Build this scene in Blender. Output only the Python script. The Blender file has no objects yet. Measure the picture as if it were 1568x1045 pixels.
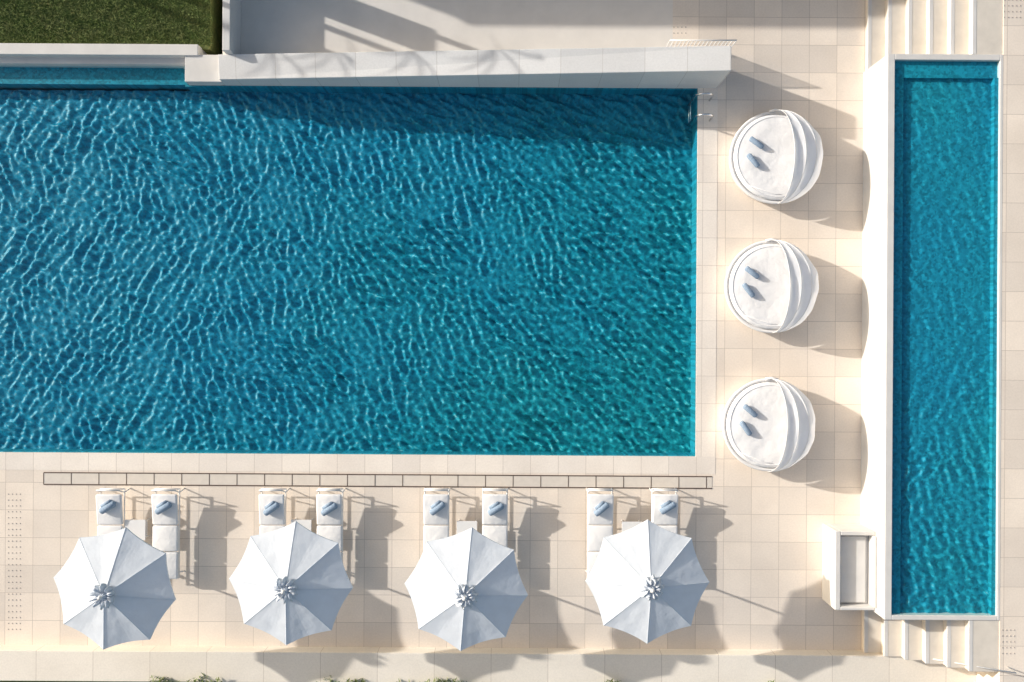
import bpy, bmesh, math, random
import numpy as np
from mathutils import Vector, Matrix
random.seed(7)
S=57.0; H=23.0; TH=math.radians(0.35)
EL=math.radians(20.5); AZ=math.radians(20)
scene=bpy.context.scene
def W(u,v,z=0.0):
    k=(1-z/H)/S; X=(u-784)*k; Y=(522.5-v)*k
    return Vector((X*math.cos(TH)-Y*math.sin(TH), X*math.sin(TH)+Y*math.cos(TH), z))
# ---------------- materials
def newmat(name):
    m=bpy.data.materials.new(name); m.use_nodes=True
    nt=m.node_tree; b=nt.nodes['Principled BSDF']
    return m,nt,b
def N(nt,t,**kw):
    n=nt.nodes.new(t)
    for k,v in kw.items(): setattr(n,k,v)
    return n
def math_(nt,op,a,b=None,clamp=False):
    n=N(nt,'ShaderNodeMath',operation=op); n.use_clamp=clamp
    for i,x in enumerate((a,b)):
        if x is None: continue
        if isinstance(x,(int,float)): n.inputs[i].default_value=x
        else: nt.links.new(x,n.inputs[i])
    return n.outputs[0]
def mixc(nt,f,a,b,mode='MIX'):
    n=N(nt,'ShaderNodeMix',data_type='RGBA',blend_type=mode)
    for idx,x in ((0,f),(6,a),(7,b)):
        if isinstance(x,(int,float)): n.inputs[idx].default_value=x
        elif isinstance(x,tuple): n.inputs[idx].default_value=(*x,1)
        else: nt.links.new(x,n.inputs[idx])
    return n.outputs[2]
def noise(nt,vec,scale,detail=3,rough=.5):
    n=N(nt,'ShaderNodeTexNoise'); n.inputs['Scale'].default_value=scale
    n.inputs['Detail'].default_value=detail; n.inputs['Roughness'].default_value=rough
    if vec is not None: nt.links.new(vec,n.inputs['Vector'])
    return n
def pos(nt): return N(nt,'ShaderNodeNewGeometry').outputs['Position']
def mapping(nt,vec,loc=(0,0,0),rot=0,scale=(1,1,1)):
    m=N(nt,'ShaderNodeMapping'); nt.links.new(vec,m.inputs[0])
    m.inputs['Location'].default_value=loc; m.inputs['Rotation'].default_value=(0,0,rot); m.inputs['Scale'].default_value=scale
    return m.outputs[0]
def ramp(nt,f,lo,hi):
    n=N(nt,'ShaderNodeMapRange'); nt.links.new(f,n.inputs[0]); n.inputs[1].default_value=lo; n.inputs[2].default_value=hi
    return n.outputs[0]
def tile_mat(name,c1,c2,mortar,tw,th,loc=(0,0,0),rough=.75,msize=.007,stain=.12):
    m,nt,b=newmat(name); p=pos(nt); q=mapping(nt,p,loc=loc)
    br=N(nt,'ShaderNodeTexBrick'); br.offset=0; br.squash=1
    nt.links.new(q,br.inputs['Vector'])
    br.inputs['Color1'].default_value=(*c1,1); br.inputs['Color2'].default_value=(*c2,1); br.inputs['Mortar'].default_value=(*mortar,1)
    br.inputs['Scale'].default_value=1; br.inputs['Mortar Size'].default_value=msize; br.inputs['Mortar Smooth'].default_value=.3
    br.inputs['Brick Width'].default_value=tw; br.inputs['Row Height'].default_value=th; br.inputs['Bias'].default_value=-.1
    n1=noise(nt,p,.55,4,.6); n2=noise(nt,p,22,4,.65)
    f=math_(nt,'MULTIPLY',ramp(nt,n1.outputs[0],.4,.68),stain*3.0,True)
    c=mixc(nt,f,br.outputs[0],(c2[0]*.8,c2[1]*.77,c2[2]*.74))
    g=math_(nt,'ADD',math_(nt,'MULTIPLY',n2.outputs[0],.26),.87)
    cc=N(nt,'ShaderNodeVectorMath',operation='SCALE'); nt.links.new(c,cc.inputs[0]); nt.links.new(g,cc.inputs['Scale'])
    nt.links.new(cc.outputs[0],b.inputs['Base Color']); b.inputs['Roughness'].default_value=rough
    return m
def plain(name,c,rough=.6,var=.1,sc=6,bump=.0,metal=0):
    m,nt,b=newmat(name); p=pos(nt); n=noise(nt,p,sc,5,.6)
    c2=tuple(x*(1-var*2) for x in c)
    nt.links.new(mixc(nt,ramp(nt,n.outputs[0],.3,.75),c,c2),b.inputs['Base Color'])
    b.inputs['Roughness'].default_value=rough; b.inputs['Metallic'].default_value=metal
    if bump:
        bp=N(nt,'ShaderNodeBump'); bp.inputs['Distance'].default_value=bump; nt.links.new(n.outputs[0],bp.inputs['Height']); nt.links.new(bp.outputs[0],b.inputs['Normal'])
    return m
T=.742
M_deck=tile_mat('deck_tiles',(.86,.76,.655),(.71,.635,.56),(.50,.43,.37),T,T,loc=(-6.456+T*20,5.36+T*20,0))
M_cop=tile_mat('coping_tiles',(.86,.79,.71),(.76,.70,.64),(.52,.46,.41),T,9.0,loc=(-6.456+T*20,5.36+4+18,0))
M_cop2=tile_mat('coping_tiles_side',(.86,.79,.71),(.76,.70,.64),(.52,.46,.41),9.0,T,loc=(3.9,5.36+T*20,0))
M_wtop=tile_mat('wall_stone',(.76,.755,.745),(.65,.65,.65),(.48,.46,.44),1.06,5.0,loc=(20,20,0),stain=.08)
M_par=tile_mat('parapet_stone',(.86,.79,.69),(.77,.71,.62),(.52,.45,.38),1.5,9.0,loc=(20,20,0),stain=.1)
M_plaster=plain('white_plaster',(.68,.665,.645),.8,.06,2.2,.004)
M_step=plain('step_stone',(.72,.66,.58),.8,.07,3,.003)
M_floor2=plain('terrace_plaster',(.80,.75,.69),.8,.06,1.2,.002)
M_dark=plain('dark_slot',(.12,.08,.06),.7,.2)
M_slot=plain('slot_stone',(.70,.64,.57),.7,.05)
M_steel=plain('steel',(.75,.76,.78),.2,.02,metal=1)
M_frame=plain('white_metal',(.80,.79,.78),.4,.02)
M_towel=plain('towel_cloth',(.30,.40,.53),.95,.15,30,.01)
M_dot=plain('stud_metal',(.46,.41,.37),.5,.1)
def cloth(name,c,tr=.25,bsc=3,bd=.02):
    m,nt,b=newmat(name); p=pos(nt); out=nt.nodes['Material Output']; nt.nodes.remove(b)
    d=N(nt,'ShaderNodeBsdfDiffuse'); t=N(nt,'ShaderNodeBsdfTranslucent'); mx=N(nt,'ShaderNodeMixShader')
    n=noise(nt,p,bsc,3)
    col=mixc(nt,ramp(nt,n.outputs[0],.35,.7),c,tuple(x*.94 for x in c))
    for q in (d,t): nt.links.new(col,q.inputs['Color'])
    bp=N(nt,'ShaderNodeBump'); bp.inputs['Distance'].default_value=bd; bp.inputs['Strength'].default_value=.6
    nt.links.new(n.outputs[0],bp.inputs['Height'])
    nt.links.new(bp.outputs[0],d.inputs['Normal'])
    mx.inputs[0].default_value=tr
    nt.links.new(d.outputs[0],mx.inputs[1]); nt.links.new(t.outputs[0],mx.inputs[2]); nt.links.new(mx.outputs[0],out.inputs[0])
    return m
M_canvas=cloth('umbrella_canvas',(.74,.79,.86),.12,3.0,.035)
M_hood=cloth('hood_fabric',(.83,.84,.87),.30,3.0,.04)
M_cush=cloth('cushion_fabric',(.80,.80,.81),.0,2.6,.06)
def grassmat(name,a,b_,sc):
    m,nt,b=newmat(name); p=pos(nt); n=noise(nt,p,sc,5,.7); n2=noise(nt,p,sc*7,3,.7)
    c=mixc(nt,ramp(nt,n.outputs[0],.35,.65),a,b_); c=mixc(nt,ramp(nt,n2.outputs[0],.35,.65),c,tuple(x*.55 for x in a))
    nt.links.new(c,b.inputs['Base Color']); b.inputs['Roughness'].default_value=.9
    return m
M_grass=grassmat('grass',(.12,.18,.04),(.20,.19,.06),2.5)
M_leaf=grassmat('leaf',(.15,.23,.05),(.24,.26,.10),3)
M_bark=plain('bark',(.16,.11,.07),.9,.2,12,.02)
M_glass=plain('window_glass',(.05,.07,.09),.1,.05)

def poolfloor(name,c_a,c_b,grad=True):
    m,nt,b=newmat(name); p=pos(nt)
    flat=mapping(nt,p,scale=(1,1,0))
    sx=N(nt,'ShaderNodeSeparateXYZ'); nt.links.new(p,sx.inputs[0])
    big=noise(nt,flat,.22,2)
    vo=N(nt,'ShaderNodeTexVoronoi'); vo.inputs['Scale'].default_value=17; nt.links.new(flat,vo.inputs['Vector'])
    sp=N(nt,'ShaderNodeSeparateColor'); nt.links.new(vo.outputs['Color'],sp.inputs[0])
    if grad:
        gf=math_(nt,'ADD',math_(nt,'MULTIPLY',math_(nt,'SUBTRACT',sx.outputs[0],sx.outputs[1]),.055),math_(nt,'ADD',math_(nt,'MULTIPLY',math_(nt,'SUBTRACT',big.outputs[0],.5),1.2),.5),True)
    else: gf=ramp(nt,big.outputs[0],.35,.65)
    c=mixc(nt,gf,c_a,c_b)
    g=math_(nt,'ADD',math_(nt,'MULTIPLY',sp.outputs[0],.6),.70)
    cc=N(nt,'ShaderNodeVectorMath',operation='SCALE'); nt.links.new(c,cc.inputs[0]); nt.links.new(g,cc.inputs['Scale'])
    nt.links.new(cc.outputs[0],b.inputs['Base Color']); b.inputs['Roughness'].default_value=.45
    b.inputs['Specular IOR Level'].default_value=.3
    return m
M_pool=poolfloor('pool_mosaic',(.005,.205,.325),(.009,.245,.29))
M_pool2=poolfloor('raised_pool_mosaic',(.012,.225,.345),(.014,.25,.335),False)
def watermat():
    m,nt,b=newmat('water'); out=nt.nodes['Material Output']; nt.nodes.remove(b); p=pos(nt)
    t=N(nt,'ShaderNodeBsdfTransparent'); t.inputs[0].default_value=(.82,.98,1,1)
    g=N(nt,'ShaderNodeBsdfGlossy'); g.inputs['Roughness'].default_value=.12
    n=noise(nt,mapping(nt,p,rot=-1.0,scale=(.45,1,1)),4.5,2,.6); bp=N(nt,'ShaderNodeBump'); bp.inputs['Distance'].default_value=.06
    nt.links.new(n.outputs[0],bp.inputs['Height']); nt.links.new(bp.outputs[0],g.inputs['Normal'])
    lw=N(nt,'ShaderNodeLayerWeight'); lw.inputs[0].default_value=.5
    fr=math_(nt,'ADD',math_(nt,'MULTIPLY',math_(nt,'POWER',lw.outputs['Facing'],5.0),.8),.012)
    mx=N(nt,'ShaderNodeMixShader'); nt.links.new(fr,mx.inputs[0]); nt.links.new(t.outputs[0],mx.inputs[1]); nt.links.new(g.outputs[0],mx.inputs[2])
    nt.links.new(mx.outputs[0],out.inputs[0]); return m
M_water=watermat()

# ---------------- mesh helpers
def obj(name,bm,mats,parent=None,smooth=False):
    me=bpy.data.meshes.new(name); bm.normal_update(); bm.to_mesh(me); bm.free()
    if not isinstance(mats,(list,tuple)): mats=[mats]
    for m in mats: me.materials.append(m)
    if smooth:
        for p in me.polygons: p.use_smooth=True
    o=bpy.data.objects.new(name,me); scene.collection.objects.link(o)
    if parent is not None: o.parent=parent
    return o
def empty(name,loc=(0,0,0),rz=0):
    e=bpy.data.objects.new(name,None); scene.collection.objects.link(e); e.location=loc; e.rotation_euler=(0,0,rz); return e
def addbox(bm,x0,y0,z0,x1,y1,z1,mi=0):
    r=bmesh.ops.create_cube(bm,size=1)
    for v in r['verts']:
        v.co=Vector((x0+(v.co.x+.5)*(x1-x0),y0+(v.co.y+.5)*(y1-y0),z0+(v.co.z+.5)*(z1-z0)))
    for f in {f for v in r['verts'] for f in v.link_faces}: f.material_index=mi
    return r['verts']
def rect(u0,v0,u1,v1,z):
    um=(u0+u1)/2; vm=(v0+v1)/2
    return W(u0,vm,z).x, W(um,v1,z).y, W(u1,vm,z).x, W(um,v0,z).y
def pbox(bm,u0,v0,u1,v1,z0,z1,zr=None,mi=0):
    x0,y0,x1,y1=rect(u0,v0,u1,v1,z1 if zr is None else zr)
    return addbox(bm,x0,y0,z0,x1,y1,z1,mi)
def bevel(o,w,seg=2):
    m=o.modifiers.new('bevel','BEVEL'); m.width=w; m.segments=seg; m.limit_method='ANGLE'; return o
def tube(bm,pts,r,n=8,mi=0):
    pts=[Vector(p) for p in pts]; rings=[]
    for i,p in enumerate(pts):
        d=(pts[min(i+1,len(pts)-1)]-pts[max(i-1,0)]).normalized()
        a=d.orthogonal().normalized() if i==0 else (rings_a-d*rings_a.dot(d)).normalized()
        rings_a=a; b=d.cross(a)
        rr=r[i] if isinstance(r,(list,tuple)) else r
        rings.append([bm.verts.new(p+a*rr*math.cos(2*math.pi*k/n)+b*rr*math.sin(2*math.pi*k/n)) for k in range(n)])
    for i in range(len(rings)-1):
        for k in range(n):
            f=bm.faces.new((rings[i][k],rings[i][(k+1)%n],rings[i+1][(k+1)%n],rings[i+1][k])); f.material_index=mi
    for rg in (rings[0][::-1],rings[-1]):
        f=bm.faces.new(rg); f.material_index=mi

# ---------------- floor relief shaped to stand in for caustic light (periodic, built with FFT)
DX=.0231
NX,NY=1000,500     # 23.1 x 11.55 m
LX,LY=NX*DX,NY*DX
rng=np.random.default_rng(5)
kx=2*np.pi*np.fft.fftfreq(NX,DX)[None,:]; ky=2*np.pi*np.fft.fftfreq(NY,DX)[:,None]
KK=np.hypot(kx,ky); KK[0,0]=1e-6; KA=np.arctan2(ky,kx)
def field(lam,theta,spread,bw=.38):
    w=np.fft.fft2(rng.standard_normal((NY,NX)))
    kp=2*np.pi/lam
    d=np.angle(np.exp(2j*(KA-theta)))/2
    a=np.exp(-(np.log(KK/kp))**2/(2*bw**2))*np.exp(-d**2/(2*spread**2))
    f=np.fft.ifft2(w*a).real
    return f/f.std()
def blur(a,s): return np.fft.ifft2(np.fft.fft2(a)*np.exp(-(KK*s)**2/2)).real
xg=(np.arange(NX)*DX)[None,:]; yg=(np.arange(NY)*DX)[:,None]
def sm(t): t=np.clip(t,0,1); return t*t*(3-2*t)
wob=field(6.0,0,9.0,.5)*.12
wA=1-sm((xg/LX+wob-.20)/.30); wC=sm((xg/LX+wob*1.2-.58-.18*(yg/LY-.5))/.25); wB=1-wA-wC; wB=np.clip(wB,0,1)
hA=field(.44,math.radians(-30),.36); hB=field(.40,math.radians(18),.45); hC=field(.37,math.radians(52),.50)
hI=field(.30,0,9.0)
hs=np.sqrt(wA)*hA+np.sqrt(wB)*hB+np.sqrt(wC)*hC+.36*hI
env=1+.25*field(2.5,0,9.0,.4); hs=hs*np.clip(env,.6,1.6)
F=np.fft.fft2(hs)
gx=np.fft.ifft2(1j*kx*F).real; gy=np.fft.ifft2(1j*ky*F).real
lap=np.fft.ifft2(-KK**2*F).real
foc=.70/lap.std()
ss=3; B=np.zeros((NY,NX))
for a in range(ss):
    for b in range(ss):
        ox=(a+.5)/ss-.5; oy=(b+.5)/ss-.5
        px=(np.arange(NX)[None,:]+ox)+foc*gx/DX; py=(np.arange(NY)[:,None]+oy)+foc*gy/DX
        ix=np.floor(px).astype(int); iy=np.floor(py).astype(int); fx=px-ix; fy=py-iy
        for dx_,wx in ((0,1-fx),(1,fx)):
            for dy_,wy in ((0,1-fy),(1,fy)):
                B+=np.bincount((((iy+dy_)%NY)*NX+(ix+dx_)%NX).ravel(),weights=(wx*wy).ravel(),minlength=NX*NY).reshape(NY,NX)
B/=B.mean()
B=blur(B,.012)
B=np.clip(B,.5,5.0); B-=blur(B,.30)
sx_,sy_=-math.cos(AZ),math.sin(AZ)
ks=kx*sx_+ky*sy_
def integ(B): return np.fft.ifft2(-np.fft.fft2(B)*np.conj(1j*ks)/(ks**2+.012*KK**2)).real
hh=integ(B)  # caustic brightness turned into slopes facing the sun
def slope(h): return np.fft.ifft2(1j*ks*np.fft.fft2(h)).real
sl=slope(hh); loc=np.sqrt(np.maximum(blur(sl**2,.9),1e-9)); hh=hh/loc
hh=hh/slope(hh).std(); hh-=hh.mean()
def caustic_patch(name,x0,y0,x1,y1,z,amp,mat,parent,offx=0,offy=0,ampy=None):
    nx=int((x1-x0)/DX)+2; ny=int((y1-y0)/DX)+2
    xs=np.linspace(x0,x1,nx); ys_=np.linspace(y0,y1,ny)
    ix=((np.round((xs-x0)/DX).astype(int)+offx)%NX); iy=((np.round((ys_-y0)/DX).astype(int)+offy)%NY)
    zz=hh[np.ix_(iy,ix)]*amp
    if ampy is not None: zz=zz*ampy(ys_)[:,None]
    X,Y=np.meshgrid(xs,ys_)
    co=np.stack([X,Y,zz+z],-1).reshape(-1,3).astype(np.float32)
    idx=np.arange(nx*ny).reshape(ny,nx)
    q=np.stack([idx[:-1,:-1],idx[:-1,1:],idx[1:,1:],idx[1:,:-1]],-1).reshape(-1,4).astype(np.int32)
    me=bpy.data.meshes.new(name); me.vertices.add(len(co)); me.vertices.foreach_set('co',co.ravel())
    me.loops.add(q.size); me.loops.foreach_set('vertex_index',q.ravel())
    me.polygons.add(len(q)); me.polygons.foreach_set('loop_start',np.arange(0,q.size,4,dtype=np.int32))
    try: me.polygons.foreach_set('loop_total',np.full(len(q),4,dtype=np.int32))
    except Exception: pass
    me.polygons.foreach_set('use_smooth',np.ones(len(q),dtype=bool))
    me.update(calc_edges=True); me.validate()
    me.materials.append(mat)
    o=bpy.data.objects.new(name,me); scene.collection.objects.link(o); o.parent=parent; return o

# ---------------- ground + decks
bm=bmesh.new(); addbox(bm,-400,-400,-3.2,400,400,-3.0); obj('ground',bm,M_grass)
X0=-60
bm=bmesh.new()
xe=W(1067,415,0).x; ys=W(530,696,0).y; yw=W(700,992,0).y; xr=W(1320,500,0).x
addbox(bm,X0,yw,-3,xe,ys,0)
addbox(bm,xe,yw,-3,xr,14,0)
xt=W(1030,40,0).x; yfront=W(700,133,0).y
addbox(bm,xt,yfront,-3,xe,14,0)
obj('pool_deck',bm,M_deck)
bm=bmesh.new()
addbox(bm,W(341,40,0).x,yfront,-3,xt,14,0.0); obj('terrace_floor',bm,M_floor2)
bm=bmesh.new()
addbox(bm,X0,ys-.47,.0,xe+.53,ys,.006); obj('pool_coping',bm,M_cop)
bm=bmesh.new()
addbox(bm,xe,ys,.0,xe+.53,yfront,.006); obj('pool_coping',bm,M_cop2)
# pool shell
e=empty('swimming_pool')
yb=W(140,92,-.05).y; xl=W(283,110,0).x
XP=xe-LX+.06
bm=bmesh.new(); addbox(bm,X0,ys-.01,-2.9,XP,yb+.3,-.55); addbox(bm,XP,ys-.01,-2.9,xe+.01,yb+.3,-1.0); obj('floor',bm,M_pool,e)
caustic_patch('caustic_mosaic_floor',XP,ys+.001,xe+.001,yfront+.001,-.55,.34,M_pool,e)  # ripples in the floor shape imitate caustic lines
bm=bmesh.new()
addbox(bm,xe-.03,ys,-.9,xe+.002,yfront,-.03)
addbox(bm,X0,ys-.002,-.9,xe-.03,ys+.03,-.03)
addbox(bm,xl,yfront-.03,-.9,xe-.03,yfront+.002,-.03)
addbox(bm,X0,W(140,131,-.3).y,-.9,xl,yb+.3,-.2)
obj('liner',bm,M_pool2,e)
def sheet(name,x0,y0,x1,y1,z,mat,parent=None):
    bm=bmesh.new(); bm.faces.new([bm.verts.new(c) for c in ((x0,y0,z),(x1,y0,z),(x1,y1,z),(x0,y1,z))]); return obj(name,bm,mat,parent)
sheet('water',X0,ys+.031,xe-.031,yfront-.031,-.07,M_water,e)
sheet('water_shelf',X0,yfront-.031,xl-.002,yb+.1,-.07,M_water,e)

# drain channel
bm=bmesh.new()
ya=W(580,727,0).y; yb2=W(580,745,0).y; xa=W(67,735,0).x; xb=W(1090,740,0).x
addbox(bm,xa,yb2,.0005,xb,ya,.008,0)
for y in (ya,yb2): addbox(bm,xa,y-.014,.001,xb,y+.014,.013,1)
x=xa
while x<=xb+.01:
    addbox(bm,x-.009,yb2+.014,.001,x+.009,ya-.014,.0125,1); x+=(xb-xa)/24.2
obj('drain_channel',bm,[M_slot,M_dark])
bm=bmesh.new()
def studs(u0,v0,u1,v1,z,du=6,dv=9):
    v=v0
    while v<v1:
        u=u0
        while u<=u1:
            c=W(u,v,z); r=bmesh.ops.create_cone(bm,segments=8,radius1=.018,radius2=.012,depth=.008,cap_ends=True,matrix=Matrix.Translation(c+Vector((0,0,.004)))); u+=du
        v+=dv
studs(13,757,31,965,0.0)
studs(1535,965,1553,1010,1.5); studs(1538,0,1562,28,1.5); studs(1032,42,1050,60,0.0)
obj('tactile_paving_studs',bm,M_dot)

# ---------------- sloping pool wall
bm=bmesh.new()
fl=W(345,133,0); fr=W(1098,133,0); bl=W(341,74,.5); br_=W(1120,82,1.5)
x0,x1=fl.x,fr.x; y0=yfront; y1=(bl.y+br_.y)/2
zl,zr=.5,1.5
vs=[bm.verts.new(c) for c in ((x0,y0,-.02),(x1,y0,-.02),(x1,y1,-.02),(x0,y1,-.02),(x0,y0,zl),(x1,y0,zr),(x1,y1,zr),(x0,y1,zl+.1))]
for f in ((0,3,2,1),(4,5,6,7),(0,1,5,4),(1,2,6,5),(2,3,7,6),(3,0,4,7)): bm.faces.new([vs[i] for i in f])
bevel(obj('pool_wall',bm,M_wtop),.015)
bm=bmesh.new(); x,y_,xx,yy=rect(341,-200,353,74,.9); addbox(bm,x,y1+.003,0,xx,12,.9)
p0=W(345,-25,0); p1=W(345,-65,0); addbox(bm,x+.01,p0.y,.9,xx-.01,p1.y,2.1)
bevel(obj('terrace_wall',bm,M_wtop),.015)
bm=bmesh.new(); addbox(bm,X0,W(150,68,.4).y,-3,W(340,30,0).x-.3,14,.05); 
obj('lawn_soil',bm,M_grass)
bm=bmesh.new()
gx1=W(340,30,0).x-.3; gy0=W(150,62,.4).y
for i in range(30000):
    x=random.uniform(-15.5,gx1); y=random.uniform(gy0,10.5); h=random.uniform(.04,.09); a=random.uniform(0,6.28); w=.011
    lx,ly=random.gauss(0,.06),random.gauss(0,.06)
    dx,dy=w*math.cos(a),w*math.sin(a)
    bm.faces.new([bm.verts.new(c) for c in ((x-dx,y-dy,.05),(x+dx,y+dy,.05),(x+lx,y+ly,.05+h))])
obj('lawn_grass',bm,M_leaf)
bm=bmesh.new()
pbox(bm,-2000,76,303,92,-1,.12,.12)
x,y_,xx,yy=rect(-2000,61,303,78,.35); addbox(bm,X0,y_,-1,xx,yy,.35)
bevel(obj('garden_wall',bm,M_plaster),.012)
bm=bmesh.new(); x,y_,xx,yy=rect(283,84,343,130,.3); addbox(bm,x,yfront,-.6,W(345,130,0).x-.004,yy,.3)
bevel(obj('wall_cap_block',bm,M_plaster),.012)

# ---------------- raised pool
e=empty('raised_pool'); ZR=1.5
bm=bmesh.new()
xo0,yo0,xo1,yo1=rect(1357,83,1534,950,ZR); xi0,yi0,xi1,yi1=rect(1368,92,1529,943,ZR)
addbox(bm,xo0,yo0,-1,xi0,yo1,ZR)
addbox(bm,xi1,yo0,-1,xo1,yo1,ZR)
addbox(bm,xi0,yo0,-1,xi1,yi0,ZR)
addbox(bm,xi0,yi1,-1,xi1,yo1,ZR)
bevel(obj('walls',bm,M_plaster,e),.012)
bm=bmesh.new()
addbox(bm,xi0,yi0,-.5,xi1,yi1,ZR-.6)
addbox(bm,xi0,yi0,ZR-.6,xi0+.27,yi1,ZR-.12)
addbox(bm,xi0+.27,yi1-.42,ZR-.6,xi1,yi1,ZR-.12)
addbox(bm,xi1-.1,yi0,ZR-.6,xi1,yi1-.42,ZR-.07)
obj('floor',bm,M_pool2,e)
def ay(y):
    t=np.clip((-y+.2)/4.0,0,1); return .40+.60*t*t*(3-2*t)
caustic_patch('caustic_mosaic_floor',xi0+.27,yi0+.001,xi1-.1,yi1-.42,ZR-.21,.25,M_pool2,e,offx=390,offy=0,ampy=ay)  # same caustic relief shaped into the floor, weaker towards the north
sheet('water',xi0+.001,yi0+.001,xi1-.001,yi1-.001,ZR-.04,M_water,e)
bm=bmesh.new(); addbox(bm,xo1,-14,-3,30,14,ZR-.004)
obj('upper_deck',bm,M_deck)
def steps(name,ya,yb):
    n=6; xs=xo0+.05; xe_=W(1515,500,ZR).x; w=(xe_-xs)/(n)
    bm=bmesh.new()
    for i in range(n):
        zt=ZR*(i+1)/(n+.02)-.02
        addbox(bm,xs+i*w,ya,-1,(xs+(i+1)*w) if i<n-1 else xo1,yb,zt)
        addbox(bm,xs+i*w-.03,ya+.01,zt-.04,xs+i*w+.07,yb-.01,zt+.006,1)
    return bevel(obj(name,bm,[M_step,M_plaster]),.008)
steps('stone_steps',yo1,14)
steps('stone_steps',yw+.003,yo0)
bm=bmesh.new(); addbox(bm,xr,yo1,-3,xo0+.05,14,0); addbox(bm,xr,yw,-3,xo0+.05,yo0,0); obj('walkway',bm,M_deck)

# stone basin
e=empty('stone_basin')
bm=bmesh.new(); zb=.95
x0,y0,x1,y1=rect(1279,814,1357,935,zb)
x1=xo0-.002
t=.11
addbox(bm,x0,y0,0,x0+t+.03,y1,zb); addbox(bm,x0+t+.03,y0,0,x1,y0+t*.8,zb); addbox(bm,x0+t+.03,y1-t,0,x1,y1,zb); addbox(bm,x1-.07,y0+t*.8,0,x1,y1-t,zb+.1)
addbox(bm,x0+t+.03,y0+t*.8,0,x1-.07,y1-t,.68)
bevel(obj('body',bm,M_plaster,e),.02)
bm=bmesh.new(); addbox(bm,x0+.20,y0+t+.03,.68,x1-.16,y1-t-.06,.75); bevel(obj('inset',bm,M_plaster,e),.02)

# ---------------- south parapet
bm=bmesh.new(); zp=.42
addbox(bm,X0,yw-.80,-3,xo1-.002,yw,zp)
bevel(obj('parapet_wall',bm,M_par),.012)
bm=bmesh.new()
def leafclump(bm,cx,cy,cz,r,n,sz):
    for i in range(n):
        d=Vector((random.gauss(0,1),random.gauss(0,1),random.gauss(0,.7))).normalized()*r*random.random()**.4
        c=Vector((cx,cy,cz))+d; a=Vector((random.gauss(0,1),random.gauss(0,1),random.gauss(0,1))).normalized(); b=a.orthogonal().normalized()
        s=sz*random.uniform(.6,1.3)
        bm.faces.new([bm.verts.new(c+q) for q in (-a*s,b*s*.25,a*s,-b*s*.25)])
for u in list(range(238,345,12))+list(range(490,560,13))+list(range(600,745,14))+[930,945,1180,1190]:
    c=W(u,1050,.45); leafclump(bm,c.x,yw-.80+random.uniform(-.12,.06),.52+random.uniform(-.1,.1),random.uniform(.12,.2),45,.07)
x=-16
while x<12:
    leafclump(bm,x,yw-1.25,.15,.32,90,.09); x+=.28
obj('hedge_foliage',bm,M_leaf)

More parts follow.
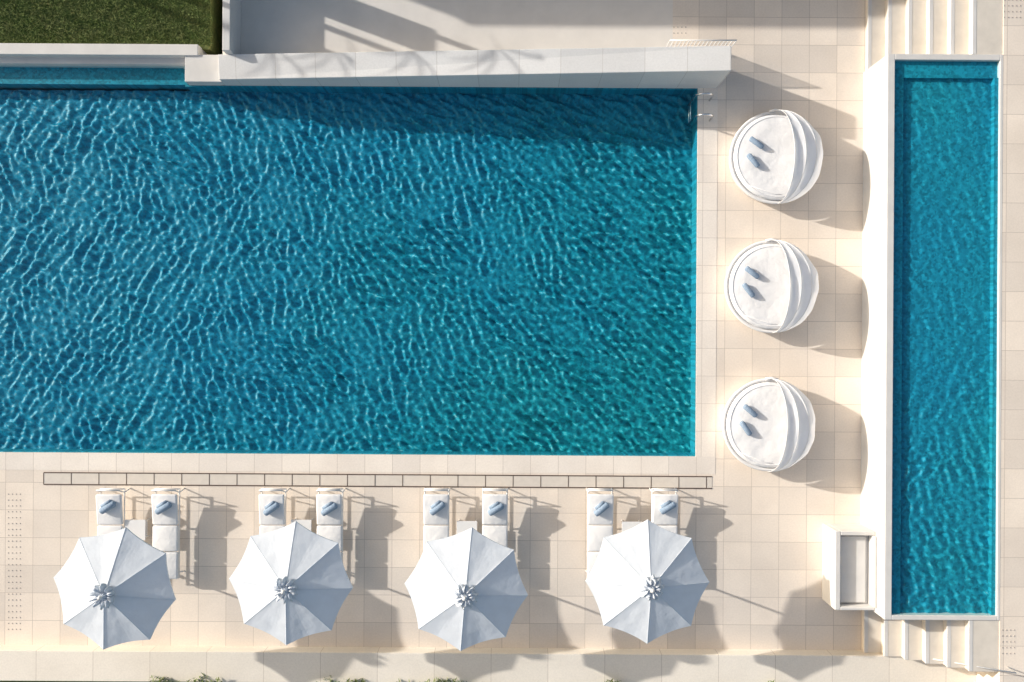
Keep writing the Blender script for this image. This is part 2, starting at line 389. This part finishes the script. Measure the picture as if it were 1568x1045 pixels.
# ---------------- umbrellas
def umbrella(u,v,rot,seed):
    rnd=random.Random(seed)
    zt=2.68; ze=2.15+rnd.uniform(-.02,.02); c=W(u,v,zt)
    e=empty('patio_umbrella',(c.x,c.y,0),rot)
    R=1.51; bm=bmesh.new(); n1=12; n2=10
    for j in range(8):
        a0=2*math.pi*j/8; a1=2*math.pi*(j+1)/8
        grid=[]; sg=rnd.uniform(.6,1.5); ph=rnd.uniform(0,6)
        for i in range(n1+1):
            s=i/n1; row=[]
            zr_=zt-(zt-ze)*(s**1.03)
            for k in range(n2+1):
                t=k/n2
                p=Vector((math.cos(a0),math.sin(a0),0))*(1-t)+Vector((math.cos(a1),math.sin(a1),0))*t
                w=4*t*(1-t)
                r=R*s*(1-.04*w*s)
                row.append(bm.verts.new((p.x*r,p.y*r,zr_-.03*sg*w*s*(1.25-s)+.006*w*s*math.sin(9*t+ph+3*s))))
            grid.append(row)
        for i in range(n1):
            for k in range(n2):
                try: bm.faces.new((grid[i][k],grid[i+1][k],grid[i+1][k+1],grid[i][k+1]))
                except: pass
        for k in range(n2):
            A,B_=grid[n1][k],grid[n1][k+1]
            C=bm.verts.new(B_.co+Vector((0,0,-.05))); D=bm.verts.new(A.co+Vector((0,0,-.05)))
            bm.faces.new((A,D,C,B_))
    bmesh.ops.remove_doubles(bm,verts=bm.verts,dist=.0005)
    obj('canopy',bm,M_canvas,e)
    bm=bmesh.new()
    for j in range(8):
        a=2*math.pi*j/8; d=Vector((math.cos(a),math.sin(a),0))
        tube(bm,[d*.05+Vector((0,0,zt-.012)),d*(R)+Vector((0,0,ze+.0))],.008,5)
    obj('canopy_seams',bm,M_canvas,e)
    bm=bmesh.new(); rings=[]
    K=96
    for (rr,zz,amp) in ((.02,.13,0),(.06,.14,.01),(.10,.06,.02),(.15,.12,.07),(.22,.13,.10),(.27,.04,.11),(.24,-.03,.06)):
        rings.append([bm.verts.new(((rr+amp*.5*math.sin(10*a+rr*9+seed))*math.cos(a),(rr+amp*.5*math.sin(10*a+rr*9+seed))*math.sin(a),zt+zz+amp*.8*math.sin(10*a+1+8*rr)+amp*.3*math.sin(23*a))) for a in [2*math.pi*k/K for k in range(K)]])
    for i in range(len(rings)-1):
        for k in range(K): bm.faces.new((rings[i][k],rings[i+1][k],rings[i+1][(k+1)%K],rings[i][(k+1)%K]))
    bm.faces.new(rings[0])
    obj('crown_ruffle',bm,M_canvas,e,True)
    bm=bmesh.new()
    tube(bm,[(0,0,.02),(0,0,zt+.2)],.028,10)
    bmesh.ops.create_uvsphere(bm,u_segments=10,v_segments=8,radius=.05,matrix=Matrix.Translation((0,0,zt+.22)))
    for j in range(8):
        a=2*math.pi*j/8; d=Vector((math.cos(a),math.sin(a),0))
        tube(bm,[d*.04+Vector((0,0,zt-.05)),d*(R-.02)+Vector((0,0,ze-.03))],.012,6)
        tube(bm,[d*.04+Vector((0,0,zt-.65)),d*.7+Vector((0,0,zt-.28))],.010,6)
    obj('pole_and_ribs',bm,M_frame,e,True)
    bm=bmesh.new(); addbox(bm,-.32,-.32,.0,.32,.32,.07); tube(bm,[(0,0,.07),(0,0,.35)],.045,12)
    bevel(obj('base_plate',bm,M_frame,e),.02)
umbrella(159,912,math.radians(-10),1); umbrella(437,903,math.radians(-4),2); umbrella(712,913,math.radians(-5),3); umbrella(997,901,math.radians(0),4)

# ---------------- loungers
def lounger(u):
    z=.50; c=W(u,757,z); e=empty('sun_lounger',(c.x,c.y,0))
    Lh=2.25; hw=.335
    bm=bmesh.new()
    for sx in (-1,1):
        tube(bm,[(sx*(hw-.02),.10,.30),(sx*(hw-.02),-Lh,.30)],.02,8)
        for y in (.02,-Lh+.15):
            tube(bm,[(sx*(hw-.02),y,.30),(sx*(hw+.005),y+(.05 if y>0 else -.05),.0)],.018,8)
        tube(bm,[(sx*(hw-.03),.02,.30),(sx*(hw-.03),.10,.56)],.018,8)
    for y in (.10,-.75,-Lh): tube(bm,[(-hw,y,.30),(hw,y,.30)],.018,8)
    tube(bm,[(-hw+.03,.11,.57),(hw-.03,.11,.57)],.018,8)
    obj('frame',bm,M_frame,e,True)
    bm=bmesh.new()
    v=addbox(bm,-hw,-.82,.36,hw,0,.47)
    for q in v:
        if q.co.y>-.1: q.co.z+=.10
    addbox(bm,-hw,-1.52,.36,hw,-.84,.47); addbox(bm,-hw,-Lh,.36,hw,-1.54,.47)
    bevel(obj('mattress',bm,M_cush,e,True),.04,3)
    bm=bmesh.new()
    ang=math.radians(random.uniform(25,40))
    d=Vector((math.cos(ang),math.sin(ang),0)); c0=Vector((.03+random.uniform(-.02,.02),-.36+random.uniform(-.03,.03),.60))
    tube(bm,[c0-d*.22,c0-d*.19,c0+d*.19,c0+d*.22],[.06,.085,.085,.06],12)
    tube(bm,[c0-d*.16+Vector((-.03,.10,-.02)),c0+d*.12+Vector((-.03,.10,-.02))],[.055,.055],10)
    obj('rolled_towel',bm,M_towel,e,True)
    return e
for u in (167,252,416,504,668,758,920,1019): lounger(u)
def side_table(u,v):
    c=W(u,v,.4); e=empty('side_table',(c.x,c.y,0)); bm=bmesh.new()
    addbox(bm,-.27,-.27,.37,.27,.27,.41); 
    for sx in (-1,1):
        for sy in (-1,1): tube(bm,[(sx*.22,sy*.22,0),(sx*.22,sy*.22,.37)],.018,8)
    addbox(bm,-.22,-.22,.14,.22,.22,.16)
    bevel(obj('table',bm,M_frame,e),.008)
for u,v in ((207,812),(461,812),(715,814),(968,815)): side_table(u,v)

# ---------------- daybeds
def daybed(u,v,rot):
    c=W(u,v,.45); e=empty('round_daybed',(c.x,c.y,0),rot); R=1.22
    bm=bmesh.new(); K=64
    def lathe(prof):
        rings=[[bm.verts.new((r*math.cos(2*math.pi*k/K),r*math.sin(2*math.pi*k/K),z)) for k in range(K)] for r,z in prof]
        for i in range(len(rings)-1):
            for k in range(K): bm.faces.new((rings[i][k],rings[i][(k+1)%K],rings[i+1][(k+1)%K],rings[i+1][k]))
        bm.faces.new(rings[-1]); bm.faces.new(rings[0][::-1])
    lathe([(R-.12,.0),(R-.06,.06),(R-.02,.28),(R,.36),(R+.01,.40),(R-.02,.425),(R-.06,.42),(R-.08,.38)])
    obj('base',bm,M_frame,e,True)
    bm=bmesh.new()
    lathe([(R-.10,.36),(R-.09,.44),(R-.11,.49),(R-.16,.515),(R-.5,.53),(.3,.535),(.02,.535)])
    obj('cushion',bm,M_cush,e,True)
    bm=bmesh.new()
    tube(bm,[((R-.17)*math.cos(a),(R-.17)*math.sin(a),.518) for a in [math.pi*2*k/60 for k in range(61)]],.010,6)
    tube(bm,[(-.75,-.75,.53),(-.1,-.98,.535),(.1,-1.0,.53)],.008,6)
    obj('piping',bm,M_cush,e,True)
    bm=bmesh.new(); sub=12; na=48; rows=[]
    ribs=[math.radians(r) for r in (9,24,42,93)]
    for i in range((len(ribs)-1)*sub+1):
        seg=min(i//sub,len(ribs)-2); loc_=(i-seg*sub)/sub; sag=math.sin(math.pi*loc_)
        t=ribs[seg]*(1-loc_)+ribs[seg+1]*loc_
        row=[]
        for k in range(na+1):
            a=math.pi*k/na; sw=max(0,math.sin(a))
            rr=R*(1-(.07,.08,.035)[seg]*sag*sw**.8+.022*math.sin(6*a+2.5*seg+u)*sag+.012*math.sin(15*a+u*seg)*sag)
            row.append(bm.verts.new((rr*sw*math.sin(t),R*math.cos(a),.45+rr*sw*math.cos(t)*.74)))
        rows.append(row)
    for i in range(len(rows)-1):
        for k in range(na): bm.faces.new((rows[i][k],rows[i+1][k],rows[i+1][k+1],rows[i][k+1]))
    bmesh.ops.remove_doubles(bm,verts=bm.verts,dist=.0008)
    obj('folding_hood',bm,M_hood,e,True)
    bm=bmesh.new()
    for t in ribs[:-1]:
        tube(bm,[((R+.002)*math.sin(a)*math.sin(t),(R+.002)*math.cos(a),.45+(R+.004)*math.sin(a)*math.cos(t)*.74) for a in [math.pi*k/30 for k in range(31)]],.008,6)
    tube(bm,[(-.15,R-.01,.45),(.0,R+.02,.47),(.18,R-.02,.48)],.035,8)
    obj('hood_ribs',bm,M_frame,e,True)
    bm=bmesh.new()
    for (x,y,a) in ((-.56,.36,-38),(-.66,-.10,-52)):
        d=Vector((math.cos(math.radians(a)),math.sin(math.radians(a)),0)); c0=Vector((x,y,.605))
        tube(bm,[c0-d*.21,c0-d*.18,c0+d*.18,c0+d*.21],[.05,.07,.07,.05],12)
    obj('rolled_towels',bm,M_towel,e,True)
daybed(1189,241,math.radians(2)); daybed(1182,439,math.radians(1)); daybed(1178,651,math.radians(-2))

# ---------------- ladder, railing, handrail
bm=bmesh.new()
for v in (154,185):
    c=W(1066,v,0)
    pts=[c+Vector((-.12,0,-.5))]+[c+Vector((-.12+.28*(1-math.cos(a))*.85,0,.35+.30*math.sin(a))) for a in [math.pi*k/10 for k in range(11)]]+[c+Vector((.356,0,0))]
    tube(bm,pts,.026,8)
c=W(1066,154,0); c2=W(1066,185,0)
for z in (-.15,-.35): tube(bm,[c+Vector((-.12,0,z)),c2+Vector((-.12,0,z))],.025,6)
obj('pool_ladder',bm,M_steel,smooth=True)
bm=bmesh.new()
a=W(1026,62,1.0); b=W(1128,62,1.0); b.z=a.z
for i in range(18):
    p=a.lerp(b,i/17); p.z=0; tube(bm,[p,p+Vector((0,0,1.0))],.012,6)
tube(bm,[a,b],.02,6); tube(bm,[a-Vector((0,0,.9)),b-Vector((0,0,.9))],.015,6)
obj('metal_railing',bm,M_frame,smooth=True)
bm=bmesh.new()
p0=W(1420,1008,.9); p1=W(1556,1031,1.9)
tube(bm,[p0-Vector((0,0,.9)),p0,p1,p1-Vector((0,0,.8))],.016,8); obj('handrail',bm,M_frame,smooth=True)

# ---------------- villa north of frame
e=empty('villa_building')
bm=bmesh.new(); yv=W(900,-165,0).y; xv0=W(165,0,0).x; zv=3.8
addbox(bm,xv0,yv,0,22,yv+8,zv); addbox(bm,xv0-.05,yv-.05,zv,22.05,yv+8.05,zv+.12)
bevel(obj('walls',bm,M_plaster,e),.02)
bm=bmesh.new(); bm2=bmesh.new()
for i in range(7):
    x=xv0+1.5+i*4
    addbox(bm,x,yv-.03,.1,x+2.4,yv-.003,2.6)
    addbox(bm2,x-.08,yv-.06,.02,x,yv-.003,2.7); addbox(bm2,x+2.4,yv-.06,.02,x+2.48,yv-.003,2.7); addbox(bm2,x,yv-.06,2.6,x+2.4,yv-.003,2.7); addbox(bm2,x+1.17,yv-.055,.1,x+1.23,yv-.031,2.6)
obj('windows',bm,M_glass,e); obj('window_frames',bm2,M_dark,e)
def palm(u,v,h,n=8,L=1.25):
    c=W(u,v,0); e=empty('palm_tree',(c.x,c.y,0)); bm=bmesh.new()
    tube(bm,[(0,0,0),(.05,.02,h*.3),(.08,0,h*.7),(.05,0,h)],[.12,.08,.07,.07],10); obj('trunk',bm,M_bark,e,True)
    bm=bmesh.new()
    for i in range(n):
        a=2*math.pi*i/n+random.uniform(-.3,.3); el=random.uniform(0,.45); LL=L*random.uniform(.8,1.25); d=Vector((math.cos(a),math.sin(a),0)); s=Vector((-math.sin(a),math.cos(a),0))
        pts=[Vector((0,0,h))+d*LL*t*math.cos(el*.6)+Vector((0,0,LL*(t*math.sin(el)-.35*t*t))) for t in [k/14 for k in range(15)]]
        tube(bm,pts,[.02*(1-k/16) for k in range(15)],5)
        for k in range(2,15):
            for q in (-1,1):
                l=.24*math.sin(math.pi*(k/14)*.85+.25); p=pts[k]; tip=p+s*q*l*.6+d*l*1.0+Vector((0,0,-l*.2))
                bm.faces.new([bm.verts.new(x) for x in (p-d*.02,p+d*.03,tip)])
    obj('fronds',bm,M_leaf,e)
palm(70,-48,3.2); palm(190,-34,3.1); palm(300,-30,3.3); palm(430,-30,3.4)

# ---------------- light
sd=Vector((-math.cos(EL)*math.cos(AZ),math.cos(EL)*math.sin(AZ),math.sin(EL)))
L=bpy.data.lights.new('sun','SUN'); L.energy=4.7; L.angle=math.radians(.8); L.color=(1,.955,.885)
lo=bpy.data.objects.new('sun',L); scene.collection.objects.link(lo); lo.rotation_euler=sd.to_track_quat('Z','Y').to_euler(); lo.location=(0,0,15)
w=bpy.data.worlds.new('World'); scene.world=w; w.use_nodes=True; nt=w.node_tree
bg=nt.nodes['Background']; sky=nt.nodes.new('ShaderNodeTexSky'); sky.sky_type='NISHITA'; sky.sun_disc=False
sky.sun_elevation=EL; sky.sun_rotation=math.atan2(sd.x,sd.y); sky.dust_density=4.5; sky.air_density=1.3; bg.inputs[1].default_value=.15
nt.links.new(sky.outputs[0],bg.inputs[0])
scene.view_settings.view_transform='Standard'; scene.view_settings.look='None'; scene.view_settings.exposure=0
cam=bpy.data.cameras.new('camera'); co=bpy.data.objects.new('camera',cam); scene.collection.objects.link(co)
co.location=(0,0,H); co.rotation_euler=(0,0,TH); cam.sensor_width=36; cam.lens=36*H/(1568/S); cam.clip_end=1500
scene.camera=co
